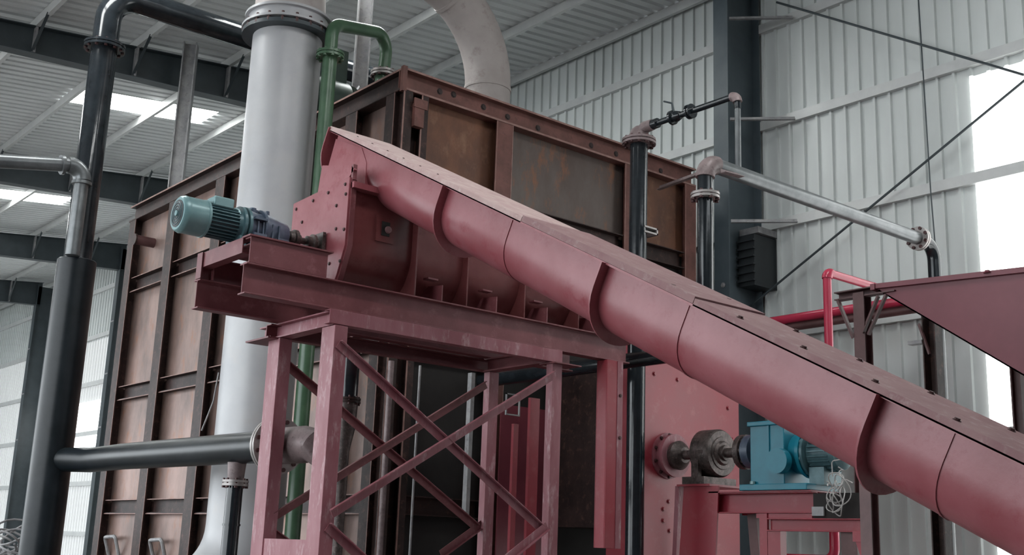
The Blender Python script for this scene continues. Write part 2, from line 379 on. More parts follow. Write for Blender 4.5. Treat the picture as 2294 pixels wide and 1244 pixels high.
# corner bracket, stub pipe and hooked rods on panels
MB().box((7.42, FY - .06, 6.62), (7.56, FY + .02, 6.92)).box((7.40, FY - .07, 6.86), (7.60, FY - .05, 6.98)).build('corner_clamp', RIMM, fu)
p = at(345, 545, X=FX + .17); MB().tube([p, p + Vector((-.34, 0, 0))], .085, 20).build('stub_pipe', DKRED, fu)
q = p + Vector((-.33, 0, 0)); MB().lathe(q, (-1, 0, 0), [(0, .10), (.03, .10)], 20).build('stub_flange', FRAME, fu)
for px, py in ((262, 1205), (365, 1212)):
    p = at(px, py, X=FX + .16)
    MB().tube(route([p + Vector((0, .22, -.35)), p + Vector((-.12, .22, 0)), p + Vector((-.12, -.22, .02)), p + Vector((0, -.22, -.35))], .05, 4), .03, 8).build('panel_handle', GREYST, fu)
MB().tube([at(490, 835, X=FX - .02), at(478, 900, X=FX - .03), at(452, 965, X=FX - .02)], .012, 6).build('loose_wire', GREYST, fu)
# small frames and lumps below the right hand front panel
MB().box((10.35, FY - .02, 5.48), (11.15, FY + .02, 5.52)).box((10.35, FY - .02, 5.2), (10.39, FY + .02, 5.5)).box((11.11, FY - .02, 5.1), (11.15, FY + .02, 5.5)).build('hatch_frame', RIMM, fu)
MB().tube([at(1462, 605, Y=FY - .05), at(1490, 612, Y=FY - .12), at(1515, 628, Y=FY - .12), at(1535, 640, Y=FY - .05)], [.03, .05, .055, .03], 10).build('cement_seam', DUSTY, fu)
MB().box((11.42, FY - .02, 5.02), (12.42, FY + .1, 5.08)).build('ledge', RIMM, fu)
# bracket arm reaching for the pipe
a = at(1478, 427, Y=FY); MB().sweep(L(.07, .07, .008), a, a + Vector((0, -.85, .05))).build('bracket_arm', RUSTP, fu)

# ------------------------------------------------------------------ PLATFORM
pf = thing('steel_platform', 'pinkish red welded beam platform on cross-braced posts under the screw trough', 'platform', (6, 8.6, 0))
YB0, YB1, ZB0, ZB1 = 8.2, 9.05, 3.49, 3.745
for y in (YB0, YB1):
    MB().sweep(I(.12, ZB1 - ZB0, .014, .010), (3.97, y, (ZB0 + ZB1) / 2), (8.28, y, (ZB0 + ZB1) / 2)).build('main_beam', BEAM, pf, .003)
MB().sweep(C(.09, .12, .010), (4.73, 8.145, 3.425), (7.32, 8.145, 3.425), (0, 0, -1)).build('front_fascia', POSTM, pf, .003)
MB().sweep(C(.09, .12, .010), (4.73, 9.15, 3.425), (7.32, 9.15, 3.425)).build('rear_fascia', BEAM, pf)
MB().sweep(I(.12, .13, .012, .010), (4.84, 8.12, 3.425), (4.84, 9.42, 3.425)).build('cross_beam', POSTM, pf)
MB().sweep(I(.12, .13, .012, .010), (7.22, 8.16, 3.425), (7.22, 9.12, 3.425)).build('cross_beam', BEAM, pf)
MB().box((4.68, 9.05, 3.345), (4.90, 9.48, 3.36)).build('cap_plate', BEAM, pf)
MB().box((7.16, 8.02, 3.345), (7.50, 8.25, 3.356)).build('cap_plate', BEAM, pf)
PO = [(4.78, 8.09), (4.78, 9.02)]
for x, y in PO:
    MB().box((x, y, 0), (x + .125, y + .21, 3.355)).build('front_post' if y < 8.5 else 'rear_post', POSTM, pf, .004)
for x, y in ((7.19, 8.09), (7.19, 9.05)):
    MB().sweep(L(.09, .12, .010), (x, y, 0), (x, y, 3.355), (1, 0, 0)).build('front_post' if y < 8.5 else 'rear_post', POSTM, pf)
MB().box((4.79, 8.3, 1.42), (4.90, 9.02, 1.62)).build('bottom_rail', POSTM, pf)
def brace(a, b, y, m=POSTM, wd=.075): 
    MB().sweep(L(wd, .04, .008), a, b, (0, -1, 0)).build('diagonal_brace', m, pf)
def P(px, py, Y): return at(px, py, Y=Y)
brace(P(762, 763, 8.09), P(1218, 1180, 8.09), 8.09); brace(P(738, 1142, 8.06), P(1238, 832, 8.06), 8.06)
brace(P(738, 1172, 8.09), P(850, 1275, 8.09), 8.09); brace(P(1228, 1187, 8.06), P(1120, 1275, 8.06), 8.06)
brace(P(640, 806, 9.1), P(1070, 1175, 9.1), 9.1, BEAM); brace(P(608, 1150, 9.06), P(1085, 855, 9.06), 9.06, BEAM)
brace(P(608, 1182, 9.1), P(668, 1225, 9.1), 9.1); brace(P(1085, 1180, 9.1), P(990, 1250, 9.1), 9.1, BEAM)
# raised motor bed of channels on the platform end
MB().sweep(C(.10, .215, .012), (3.99, 8.20, 3.855), (4.70, 8.20, 3.855), (0, 0, -1)).build('motor_bed_channel', BEAM, pf, .003)
MB().box((3.97, 8.13, 3.962), (4.74, 8.27, 3.975)).build('bed_flange', BEAM, pf)
MB().sweep(C(.09, .13, .010), (4.02, 8.26, 3.905), (4.02, 9.10, 3.905), (0, 0, 1)).build('motor_bed_channel', BEAM, pf)
MB().sweep(C(.09, .20, .010), (3.99, 9.08, 3.85), (4.70, 9.08, 3.85)).build('motor_bed_channel', BEAM, pf)
MB().sweep(I(.10, .12, .010, .010), (4.02, 9.02, 3.745), (4.02, 9.02, 3.97), (1, 0, 0)).build('bed_stub', BEAM, pf)
MB().box((4.05, 8.62, 3.968), (4.72, 8.98, 3.985)).box((4.1, 8.3, 3.93), (4.2, 9.05, 3.968)).box((4.55, 8.3, 3.93), (4.65, 9.05, 3.968)).build('motor_bed_plate', BEAM, pf)

# ------------------------------------------------------------------ HORIZONTAL SCREW TROUGH
tr = thing('screw_trough', 'horizontal U-shaped red screw trough with upright ribs lying on the platform', 'conveyor', (6.6, 8.87, 3.745))
TY, TR_, TZ = 8.88, .44, 4.20
def uprof(r, top, n=18, cy_=TY, cz=TZ):
    return [(cy_ - r, top)] + [(cy_ - r * math.cos(math.pi * k / n), cz - r * math.sin(math.pi * k / n)) for k in range(n + 1)] + [(cy_ + r, top)]
o_ = uprof(TR_, 4.70); i_ = uprof(TR_ - .012, 4.70)
mb = MB(); mb.ext([(5.03, a, b) for a, b in o_ + i_[::-1]], (3.25, 0, 0), True); mb.build('trough_shell', TROUGHM, tr)
MB().box((5.02, TY - TR_ - .09, 4.70), (8.26, TY + TR_ + .09, 4.715)).build('trough_lid', RED, tr)
MB().box((5.02, TY - TR_ - .09, 4.66), (8.26, TY - TR_, 4.70)).build('top_flange', RED, tr)
ep = [(9.39, 4.72), (8.40, 4.76), (8.40, 4.14), (8.50, 3.90), (8.58, 3.75), (9.20, 3.75), (9.39, 4.14)]
e = MB().ext([(5.0, a, b) for a, b in ep], (.02, 0, 0)).build('end_plate', RED, tr)
MB().ext([(5.02, 8.385, 4.74), (5.02, 8.385, 4.14), (5.02, 8.49, 3.88), (5.02, 8.58, 3.75), (5.02, 8.62, 3.75), (5.02, 8.42, 4.14), (5.02, 8.42, 4.74)], (.05, 0, 0)).build('end_rim', BEAM, tr)
bolts(tr, [at(a, b, X=5.0) for a, b in ((664, 469), (702, 450), (736, 432), (774, 413), (775, 435), (754, 461), (677, 498), (753, 513), (771, 514), (738, 591), (762, 585))], (-1, 0, 0), .013, .012)
for x in (5.73, 6.32, 7.03, 7.75):
    oo = uprof(TR_ + .075, 4.66); ii = uprof(TR_ + .0, 4.66)
    mb = MB(); mb.ext([(x, a, b) for a, b in [(8.355, 4.66), (8.355, 3.745), (9.405, 3.745), (9.405, 4.66)] + ii[::-1]], (.014, 0, 0)); mb.build('rib', TROUGHM, tr, .003)
for x in (5.98, 6.62, 7.26, 7.9):
    MB().ext([(x, 8.28, 3.745), (x, 8.28, 3.93), (x, 8.50, 3.95), (x, 8.70, 3.80), (x, 8.70, 3.745)], (.012, 0, 0)).box((x - .10, 8.36, 3.985), (x + .012, 8.44, 4.0)).build('foot_gusset', BEAM, tr)
# inspection opening with its frame and small flap
c = at(860, 515, Y=8.44)
h = MB().box((c.x - .09, 8.425, c.z - .12), (c.x + .10, 8.441, c.z + .12)).build('inspection_plate', TROUGHM, tr)
MB().box((c.x - .035, 8.418, c.z - .06), (c.x + .05, 8.428, c.z + .07)).build('opening', VOID, h)
MB().lathe((c.x + .03, 8.42, c.z - .0), (0, -1, 0), [(0, .035), (.02, .03)], 12).build('plug', DUSTY, h)
MB().box((5.10, 8.40, 4.68), (5.32, 8.44, 4.70)).build('hinge_bar', DUSTY, tr)

# ------------------------------------------------------------------ INCLINED SCREW CONVEYOR
th = math.radians(27.2); D = Vector((0, -math.cos(th), -math.sin(th))); N = Vector((0, -math.sin(th), math.cos(th)))
O = at(740, 285, X=5.2); XV = Vector((1, 0, 0))
ic = thing('inclined_screw_conveyor', 'long dusty red inclined screw conveyor running down towards the right foreground', 'conveyor', tuple(O + D * 8.9 - N * .6))
def Q(s, x, t): return O + D * s + N * t + XV * x
LEN = 9.0; OFF, RR, HH = .04, .30, .20
def up2(r, h0=0, n=18):
    return [(OFF + RR - r, h0)] + [(OFF + RR - r * math.cos(math.pi * k / n), -HH - r * math.sin(math.pi * k / n)) for k in range(n + 1)] + [(OFF + RR + r, h0)]
oo, ii = up2(RR - .09), up2(RR - .10)
MB().ext([Q(.01, x, t) for x, t in oo + ii[::-1]], D * .16, True).build('end_drum', BEAM, ic)
for a, b in ((.13, 3.13), (3.135, 5.10), (5.105, 7.02), (7.025, LEN)):
    oo, ii = up2(RR), up2(RR - .012); MB().ext([Q(a, x, t) for x, t in oo + ii[::-1]], D * (b - a), True).build('trough_section', RED, ic)
for a, b in ((.0, 3.28), (3.285, 5.16), (5.165, LEN)):      # covers with turned-down edge
    z_ = {0: 0, 1: .012, 2: .0}[(a > 1) + (a > 4)]; dm = DUSTP if a < 1 else DUSTY
    MB().ext([Q(a, x, t + z_) for x, t in ((0, -.035), (0, .012), (.68, .012), (.68, -.035), (.672, -.035), (.672, 0), (.008, 0), (.008, -.035))], D * (b - a)).build('cover', dm, ic)
MB().ext([Q(0.02, x, t) for x, t in ((0.0, -.04), (.0, -.025), (.66, -.025), (.66, -.04))], D * (LEN - .03)).build('trough_flange', RED, ic)
for s_ in (2.19, 4.29, 6.58):
    oo, ii = up2(RR + .075, -.03), up2(RR, -.03); MB().ext([Q(s_, x, t) for x, t in oo + ii[::-1]], D * .014).build('collar', RED, ic)
for s_ in (3.13, 5.10, 7.02):
    oo, ii = up2(RR + .006, -.03), up2(RR, -.03); MB().ext([Q(s_ - .01, x, t) for x, t in oo + ii[::-1]], D * .02, True).build('weld_seam', RED, ic)
for s_ in (4.9, 5.5, 6.0, 6.5, 7.0, 7.5, 8.0):
    for x in (.06, .60): bolts(ic, [Q(s_, x, .012)], tuple(N), .016, .014, BOLT, 'cover_bolt')
bolts(ic, [Q(.35 + .3 * k, .12, .012) for k in range(6)], tuple(N), .008, .006, BOLT, 'cover_bolt')
# upper end plate, and the spout that drops into the trough
MB().ext([Q(0, x, t) for x, t in up2(RR + .06, 0)], D * .015).build('upper_end_plate', RED, ic)
sp = [(9.32, 4.722), (8.52, 4.722), (8.52, 4.98), (8.62, 5.15), (9.10, 5.36), (9.20, 5.12), (9.38, 4.84)]
MB().ext([(5.235, a, b) for a, b in sp], (.57, 0, 0)).build('discharge_spout', RED, ic)
sp2 = [at(a, b, X=5.04) for a, b in ((716, 432), (786, 398), (798, 381), (792, 372), (726, 372))]
MB().ext([(5.02, p.y, p.z) for p in sp2], (.03, 0, 0)).build('spout_skirt', RED, ic)
MB().box((5.02, 8.38, 4.74), (5.06, 8.41, 4.88)).build('spout_edge', BEAM, ic)

# ------------------------------------------------------------------ GEARED MOTOR
gm = thing('geared_motor', 'teal finned electric motor with slate gear unit at the left end of the trough', 'motor', (4.3, 8.8, 3.985))
MY, MZ = 8.8, 4.205; X1 = Vector((1, 0, 0))
fc = MB().lathe((3.63, MY, MZ), X1, [(0, .118), (.0, .138), (.012, .150), (.03, .155), (.04, .160), (.06, .157), (.215, .157), (.215, .162), (.235, .162)], 36).build('fan_cover', TEAL, gm)
MB().lathe((3.626, MY, MZ), X1, [(0, .116), (.01, .116)], 32).build('fan_grille', LOUV, fc)
MB().lathe((3.615, MY, MZ), X1, [(0, .024), (.03, .03)], 16).build('fan_hub', TEAL, fc)
mb = MB()
for r in (.045, .07, .095): mb.tube([Vector((3.624, MY + r * math.cos(a), MZ + r * math.sin(a))) for a in [i * math.pi / 10 for i in range(21)]], .003, 5)
mb.build('grille_rings', TEALD, fc)
mb = MB().lathe((3.85, MY, MZ), X1, [(0, .115), (.30, .115)], 32)
for k in range(28):
    a = 2 * math.pi * k / 28
    if abs(math.cos(a)) < .25 and math.sin(a) > 0: continue
    dy, dz = math.cos(a), math.sin(a); ty, tz = -dz * .004, dy * .004
    mb.ext([(3.86, MY + dy * .11 - ty, MZ + dz * .11 - tz), (3.86, MY + dy * .146 - ty, MZ + dz * .146 - tz), (3.86, MY + dy * .146 + ty, MZ + dz * .146 + tz), (3.86, MY + dy * .11 + ty, MZ + dz * .11 + tz)], (.27, 0, 0))
mb.build('finned_body', TEALD, gm)
tb = MB().box((3.90, MY - .10, MZ + .11), (4.08, MY + .06, MZ + .20)).build('terminal_box', TEAL, gm, .012)
MB().tube([(4.10, MY - .06, MZ + .13), (4.13, MY - .08, MZ + .12), (4.14, MY - .10, MZ + .08)], .012, 8).build('cable_gland', TEAL, tb)
MB().lathe((4.13, MY, MZ), X1, [(0, .125), (.03, .14), (.03, .175), (.055, .175), (.055, .145), (.075, .145), (.075, .178), (.10, .178)], 32).build('adapter_flange', TEALD, gm)
MB().lathe((4.23, MY, MZ), X1, [(0, .165), (.08, .15), (.12, .15), (.12, .182), (.145, .182)], 28).build('gear_case', NAVY, gm)
gh = MB().lathe((4.375, MY, MZ - .01), X1, [(0, .175), (.08, .16), (.12, .15), (.24, .12), (.25, .07)], 12).box((4.24, MY - .14, MZ - .19), (4.60, MY + .14, MZ - .06)).build('gear_housing', NAVY, gm, .006)
MB().box((4.24, MY - .19, MZ - .09), (4.36, MY + .19, MZ - .07)).box((4.24, MY - .19, MZ + .05), (4.36, MY - .12, MZ + .07)).build('housing_lug', NAVY, gh)
mb = MB()
for dx in (4.28, 4.33, 4.42, 4.48): mb.box((dx, MY - .165, MZ - .17), (dx + .012, MY + .165, MZ + .04))
mb.build('case_ribs', NAVY, gh)
MB().lathe((4.30, MY, MZ + .12), (0, 0, 1), [(0, .05), (.05, .05), (.05, .03), (.07, .03)], 14).lathe((4.42, MY - .04, MZ + .12), (0, 0, 1), [(0, .022), (.06, .018)], 10).build('breather_boss', NAVY, gh)
MB().box((4.12, MY - .17, 3.985), (4.62, MY + .17, 4.02)).box((4.14, MY - .13, 4.0), (4.2, MY + .13, 4.1)).build('mounting_foot', TEALD, gm)
MB().lathe((4.60, MY, MZ), X1, [(0, .035), (.06, .035), (.06, .062), (.10, .068), (.105, .085), (.135, .085), (.14, .055), (.17, .05), (.17, .03), (.24, .03)], 20).build('shaft_coupling', IRON, gm)
MB().lathe((4.83, MY, MZ - .005), X1, [(0, .03), (.01, .06), (.05, .06), (.06, .085), (.085, .085), (.09, .04), (.14, .04)], 20).build('bearing_gland', IRON, gm)
MB().box((4.955, MY - .09, MZ - .11), (4.985, MY + .09, MZ + .10)).build('bearing_plate', IRON, gm)

# ------------------------------------------------------------------ WHITE DUCT LEFT
wd = thing('white_duct', 'tall wide pale grey round duct rising behind the geared motor', 'duct', (6.13, 12, 0))
wx, wy = 6.12, 12.0; r0 = .425
pth = [Vector((wx, wy, 7.75)), Vector((wx, wy, 5)), Vector((wx, wy, 1.75))] + arc((wx - .9, wy, 1.75), .9, 0, -math.pi / 2.2, (1, 0, 0), (0, 0, 1), 10)[1:]
MB().tube(pth, r0, 40).build('duct_shell', WHITE, wd)
MB().tube([(wx, wy, 7.9), (wx, wy, 8.15), (wx - .05, wy, 9.2)], [.45, .43, .40], 36).build('upper_cone', BEIGE, wd)
fl = MB().lathe((wx, wy, 7.72), (0, 0, 1), [(0, .57), (.03, .57), (.03, .50), (.16, .50), (.16, .54), (.19, .54)], 40).build('collar_flange', WHITE, wd)
bolts(fl, [(wx + .535 * math.cos(2 * math.pi * k / 20), wy + .535 * math.sin(2 * math.pi * k / 20), 7.66) for k in range(20)], (0, 0, 1), .02, .12, BOLT, 'flange_bolt')
MB().lathe((wx, wy, 7.64), (0, 0, 1), [(0, .56), (.05, .56)], 40).build('counter_flange', DARKS, wd)

# ------------------------------------------------------------------ BLACK RISER (far left) WITH BRANCHES
bx, by = 4.86, 14.9
br = thing('black_riser_pipe', 'tall black pipe with a thick lower sleeve at the far left, elbow at its top', 'pipe', (bx, by, 0))
MB().tube(route([(bx, by, 4.9), (bx, by, 8.92), (9.2, by, 8.95)], .42, 10), .175, 28).build('riser_tube', BLACKP, br)
MB().lathe((bx, by, 0), (0, 0, 1), [(0, .245), (5.07, .245), (5.08, .235), (5.08, .18)], 36).build('lower_sleeve', BLACKM, br)
flange(br, (bx, by, 8.10), (0, 0, 1), .275, .035, 12, BLACKP)
MB().tube([(bx + .0, by, 2.50), (bx + .28, by - .6, 2.49), (5.10, 13.2, 2.49), (5.10, 9.5, 2.45)], .15, 28).build('branch_tube', BLACKM, br)
MB().tube([(5.10, 9.55, 2.45), (5.10, 9.0, 2.44), (5.11, 8.86, 2.43), (5.2, 8.80, 2.3)], [.165, .165, .15, .10], 24).build('branch_elbow', RUSTP, br)
flange(br, (5.10, 9.50, 2.45), (0, 1, 0), .26, .03, 12, FLNG, bolt_r=.014)
# drop pipe under the branch
dp = thing('drop_pipe', 'short black drop pipe with bright flange hanging under the black branch pipe', 'pipe', (5.08, 10.42, 0))
ap = at(527, 1083, X=5.08)
MB().tube([(5.08, ap.y, 2.32), (5.08, ap.y, ap.z)], [.09, .075], 20).build('neck', RUSTP, dp)
flange(dp, (5.08, ap.y, ap.z), (0, 0, 1), .125, .022, 8, FLNG, bolt_r=.012)
MB().tube([(5.08, ap.y, ap.z), (5.08, ap.y, 0)], .078, 20).build('tube', BLACKP, dp)
MB().lathe((5.08, ap.y, ap.z - .40), (0, 0, 1), [(0, .085), (.02, .085)], 20).build('coupling_ring', BLACKP, dp)
# thin galvanised water pipe
ty = 14.66; te = at(188, 372, Y=ty)
tp = thing('galvanised_pipe', 'thin grey galvanised pipe crossing the left edge and turning down beside the black riser', 'pipe', (te.x, ty, 4.8))
zz = at(165, 590, Y=ty)
tq = at(-60, 358, Y=ty); tu = (Vector(te) - tq).normalized()
MB().tube(route([(te.x, ty, 5.08), te, tq], .16, 8), .090, 20).build('tube', PIPEG, tp)
MB().tube(bend((te.x, ty, te.z - .6), te, tq, .17, 8), .112, 20).build('elbow', PIPEG, tp)
MB().lathe((te.x, ty, te.z - .26), (0, 0, 1), [(0, .125), (.04, .125)], 20).lathe(te - tu * .26, tuple(-tu), [(0, .13), (.04, .13)], 20).build('elbow_bead', PIPEG, tp)

# ------------------------------------------------------------------ HANGER POSTS ON THE FURNACE
a0 = at(404, 415, X=7.62); a1 = at(433, 60, X=7.62); hy = a1.y
h1 = thing('pipe_support_post', 'pale steel post on furnace roof behind the overhead black pipe', 'post', (7.62, hy, 7.36))
MB().sweep(I(.26, .24, .02, .02), (7.62, hy, 7.36), (7.62, hy, 10.3), (1, -.6, 0)).build('section', GREYST, h1)
MB().box((7.47, hy - .15, 7.36), (7.77, hy + .15, 7.39)).build('base_plate', GREYST, h1)
h2 = thing('roof_post', 'grey steel post between green pipe and duct elbow rising to the roof', 'post', (8.3, 13.85, 7.36))
MB().sweep(I(.22, .22, .02, .02), (8.3, 13.85, 7.36), (8.3, 13.85, 10.3), (1, -.5, 0)).build('section', GREYST, h2)

# ------------------------------------------------------------------ GREEN PIPE + VALVE BODY
gy = 11.45; gt = at(740, 125, Y=gy)
gp = thing('green_pipe', 'green painted pipe with flanged joint, arching over onto the furnace roof', 'pipe', (gt.x, gy, 0))
gx = at(722, 350, Y=gy).x
e2 = at(868, 105, Y=11.9)
MB().tube([(gx, gy, 0), (gx, gy, gt.z)], .088, 28).build('riser_tube', GREEN, gp)
flange(gp, (gx, gy, gt.z), (0, 0, 1), .17, .03, 10, GREEN)
zt_ = at(745, 54, Y=gy).z
MB().tube(route([(gx, gy, gt.z), (gx, gy, zt_), (e2.x, 11.9, e2.z + .18), (e2.x, 11.95, 7.62)], .22, 9), .080, 28).build('arched_tube', GREEN, gp)
flange(gp, (e2.x, 11.95, 7.60), (0, 0, 1), .17, .03, 10, FLNG)
MB().tube([(e2.x, 11.95, 7.60), (e2.x, 11.95, 7.2)], .11, 20).build('stub', GREEN, gp)
vb = thing('dark_green_blower', 'dark green machine casing half hidden behind white duct and green pipe', 'machine', (7.6, 14.0, 7.3))
c = at(716, 222, Y=13.6)
MB().lathe((c.x - .35, 13.6, c.z), (1, 0, 0), [(0, .28), (.05, .33), (.7, .33), (.75, .28)], 28).box((c.x - .3, 13.4, c.z + .2), (c.x + .3, 13.9, c.z + .75)).build('casing', DGREEN, vb)
MB().lathe((c.x + .42, 13.6, c.z + .1), (0, -1, 0), [(0, .13), (.12, .13), (.12, .18), (.15, .18)], 20).build('port', DGREEN, vb)
MB().tube([(c.x + .5, 13.6, c.z + .1), (c.x + .62, 13.6, c.z + .35), (c.x + .7, 13.6, c.z + .2), (c.x + .72, 13.6, c.z - .3)], .04, 10).build('hose', GREYST, vb)
MB().box((c.x - .3, 13.45, 6.0), (c.x + .3, 13.75, c.z - .25)).build('pedestal', DGREEN, vb)

# ------------------------------------------------------------------ BEIGE ELBOW DUCT
ex, ey = 9.28, 12.05
b0 = at(1092, 205, Y=ey); ex = b0.x
be = thing('beige_elbow_duct', 'wide beige elbow duct rising from the furnace roof and bending left', 'duct', (ex, ey, 7.36))
ce_ = (ex - 1.35, ey, 8.0)
MB().tube([Vector((ex, ey, 7.36))] + [Vector((ex, ey, 7.75))] + arc(ce_, 1.35, 0, math.pi / 2, (1, 0, 0), (0, 0, 1), 14) + [Vector((ex - 2.6, ey, 9.35))], .325, 36).build('elbow_shell', BEIGE, be)
MB().lathe((ex, ey, 7.53), (0, 0, 1), [(0, .42), (.04, .42), (.04, .40), (.09, .40), (.09, .34), (.16, .34)], 36).build('base_flange', WHITE, be)
MB().lathe((ex, ey, 7.92), (0, 0, 1), [(0, .335), (.025, .34), (.05, .335)], 36).build('weld_bead', BEIGE, be)
MB().tube(arc(ce_, 1.35, math.pi * .33, math.pi * .345, (1, 0, 0), (0, 0, 1), 2), .333, 36).build('weld_bead', BEIGE, be)
MB().lathe((ex - 1.55, ey, 9.35), (-1, 0, 0), [(0, .35), (.03, .35)], 36).build('joint_ring', DARKS, be)
bolts(be, [(ex - .05 + .36 * math.cos(a), ey + .36 * math.sin(a), 7.62) for a in [i * .52 + 3 for i in range(8)]], (0, 0, 1), .03, .04, WHITE)

# ------------------------------------------------------------------ BLACK WATER PIPES RIGHT
p1y = 8.95; p1x = at(1430, 450, Y=p1y).x; p1z = at(1430, 318, Y=p1y).z
wp = thing('black_standpipe', 'glossy black upright pipe with bolted cap in front of the furnace', 'pipe', (p1x, p1y, 0))
MB().tube([(p1x, p1y, 0), (p1x, p1y, p1z)], .103, 32).build('tube', BLACKP, wp)
flange(wp, (p1x, p1y, p1z), (0, 0, 1), .20, .028, 12, RUSTP, bolt_r=.016)
MB().lathe((p1x, p1y, p1z + .03), (0, 0, 1), [(0, .125), (.06, .12), (.12, .095), (.16, .05), (.17, .01)], 24).build('domed_cap', RUSTP, wp)
zb = p1z + .13
MB().tube([(p1x, p1y, zb - .04), (p1x, p1y - .10, zb + .03), (p1x, p1y - .22, zb + .03)], [.07, .075, .065], 16).build('reducer', RUSTP, wp)
pe = at(1652, 212, X=p1x); ye = pe.y; zb2 = zb + .03
pl = at(1630, 378, Y=ye - .0)
vl = thing('valved_branch_pipe', 'slim dark branch pipe with ball valve linking the standpipe to the long pipe', 'pipe', (p1x, (p1y + ye) / 2, zb2))
MB().tube(route([(p1x, p1y - .20, zb2), (p1x, ye, zb2), (p1x, ye, zb2 - .16)], .07, 6), .036, 16).build('tube', BLACKP, vl)
MB().tube(bend((p1x, p1y, zb2), (p1x, ye, zb2), (p1x, ye, 5), .08, 6), .052, 16).build('elbow', RUSTP, vl)
MB().tube([(p1x, ye, zb2 - .12), (p1x, ye, at(1660, 380, Y=ye).z)], .033, 12).build('thin_drop', PIPEG, vl)
v1 = at(1510, 255, X=p1x).y; v2 = at(1545, 245, X=p1x).y
MB().lathe((p1x, v1 + .04, zb2), (0, -1, 0), [(0, .085), (.03, .085), (.03, .055), (.08, .065), (.14, .045)], 20).build('valve_body', BLACKP, vl)
MB().lathe((p1x, v2 + .02, zb2), (0, -1, 0), [(0, .085), (.025, .085), (.025, .06), (.04, .06), (.04, .085), (.06, .085)], 20).build('union_flange', BLACKP, vl)
MB().lathe((p1x, p1y - .20, zb2), (0, -1, 0), [(0, .06), (.10, .06)], 14).build('socket', BLACKP, vl)
MB().tube([(p1x, v1, zb2 + .05), (p1x, v1 + .03, zb2 + .18), (p1x, v1 + .16, zb2 + .24)], [.014, .012, .010], 8).build('valve_lever', DARKS, vl)
p2y = ye + .02; p2x = at(1580, 500, Y=p2y).x; p2z = at(1610, 372, Y=p2y).z
p2z = at(1660, 392, Y=p2y).z
HYP = 11.12
lp = thing('long_overhead_pipe', 'black and grey pipe with elbow running level to the ribbed wall on the right', 'pipe', (p2x, p2y, 0))
xe = at(2092, 560, Y=p2y).x
MB().tube(route([(p2x, HYP, 3.62), (p2x, p2y, 3.62), (p2x, p2y, p2z - .16)], .2, 8), .082, 24).build('upright_tube', BLACKP, lp)
MB().tube(bend((p2x, p2y, 3), (p2x, p2y, p2z), (xe, p2y, p2z), .17, 10), .10, 24).build('pink_elbow', RUSTP, lp)
MB().tube([(p2x + .17, p2y, p2z), (xe - .30, p2y, p2z)], .082, 24).build('level_tube', PIPEG, lp)
zf = at(1580, 440, Y=p2y).z
flange(lp, (p2x, p2y, zf), (0, 0, 1), .15, .025, 8, FLNG)
xf = at(2058, 537, Y=p2y).x
flange(lp, (xf, p2y, p2z), (1, 0, 0), .15, .03, 8, FLNG)
MB().tube(route([(xf, p2y, p2z), (xe, p2y, p2z), (xe, p2y, 0)], .22, 8), .085, 20).build('end_elbow', BLACKP, lp)
MB().sweep(L(.08, .05, .008), (p2x + .12, p2y - .10, p2z - .12), (p2x + .42, p2y - .10, p2z - .10)).build('saddle_bracket', RUSTP, lp)
cl = at(1455, 525, Y=p1y)
MB().box((p1x, p1y - .11, cl.z - .03), (p1x + .22, p1y + .11, cl.z - .01)).box((p1x, p1y - .11, cl.z + .03), (p1x + .22, p1y + .11, cl.z + .05)).box((p1x + .2, p1y - .11, cl.z - .03), (p1x + .22, p1y + .11, cl.z + .05)).build('pipe_clamp', FLNG, wp)

# ------------------------------------------------------------------ RED PIPES RIGHT
RYP = 7.5; rv = at(1855, 700, Y=RYP); rz = at(1856, 612, Y=RYP).z; rx2 = 12.64
rp = thing('bright_red_pipe', 'bright pinkish red pipe rising behind the conveyor then turning toward the hopper', 'pipe', (rv.x, RYP, 0))
MB().tube(route([(rv.x, RYP, 2.3), (rv.x, RYP, rz), (rx2 - .05, RYP, rz)], .06, 6), .048, 20).build('tube', PIPER, rp)
MB().tube(bend((rv.x, RYP, 1), (rv.x, RYP, rz), (rx2, RYP, rz), .07, 6), .060, 16).build('elbow', PIPER, rp)
MB().tube(route([(rv.x, RYP, 2.4), (rv.x, RYP, 1.62), (rv.x, RYP + .75, 1.62)], .12, 6), .054, 18).build('lower_tube', PIPER, rp)
lr = thing('long_red_pipe', 'long level bright red pipe with dark maroon twin running along the ribbed wall', 'pipe', (rx2, 8, rz))
MB().tube([(rx2, 7.3, rz), (rx2, 10.9, rz)], .060, 20).build('tube', PIPER, lr)
MB().tube([(rx2 + .24, 6.8, rz + .04), (rx2 + .24, 10.9, rz + .04)], .070, 20).build('twin_tube', HOPM, lr)
MB().tube([(rx2 + .05, 6.8, rz - .11), (rx2 + .05, 10.9, rz - .11)], .055, 20).build('twin_tube', DKRED, lr)

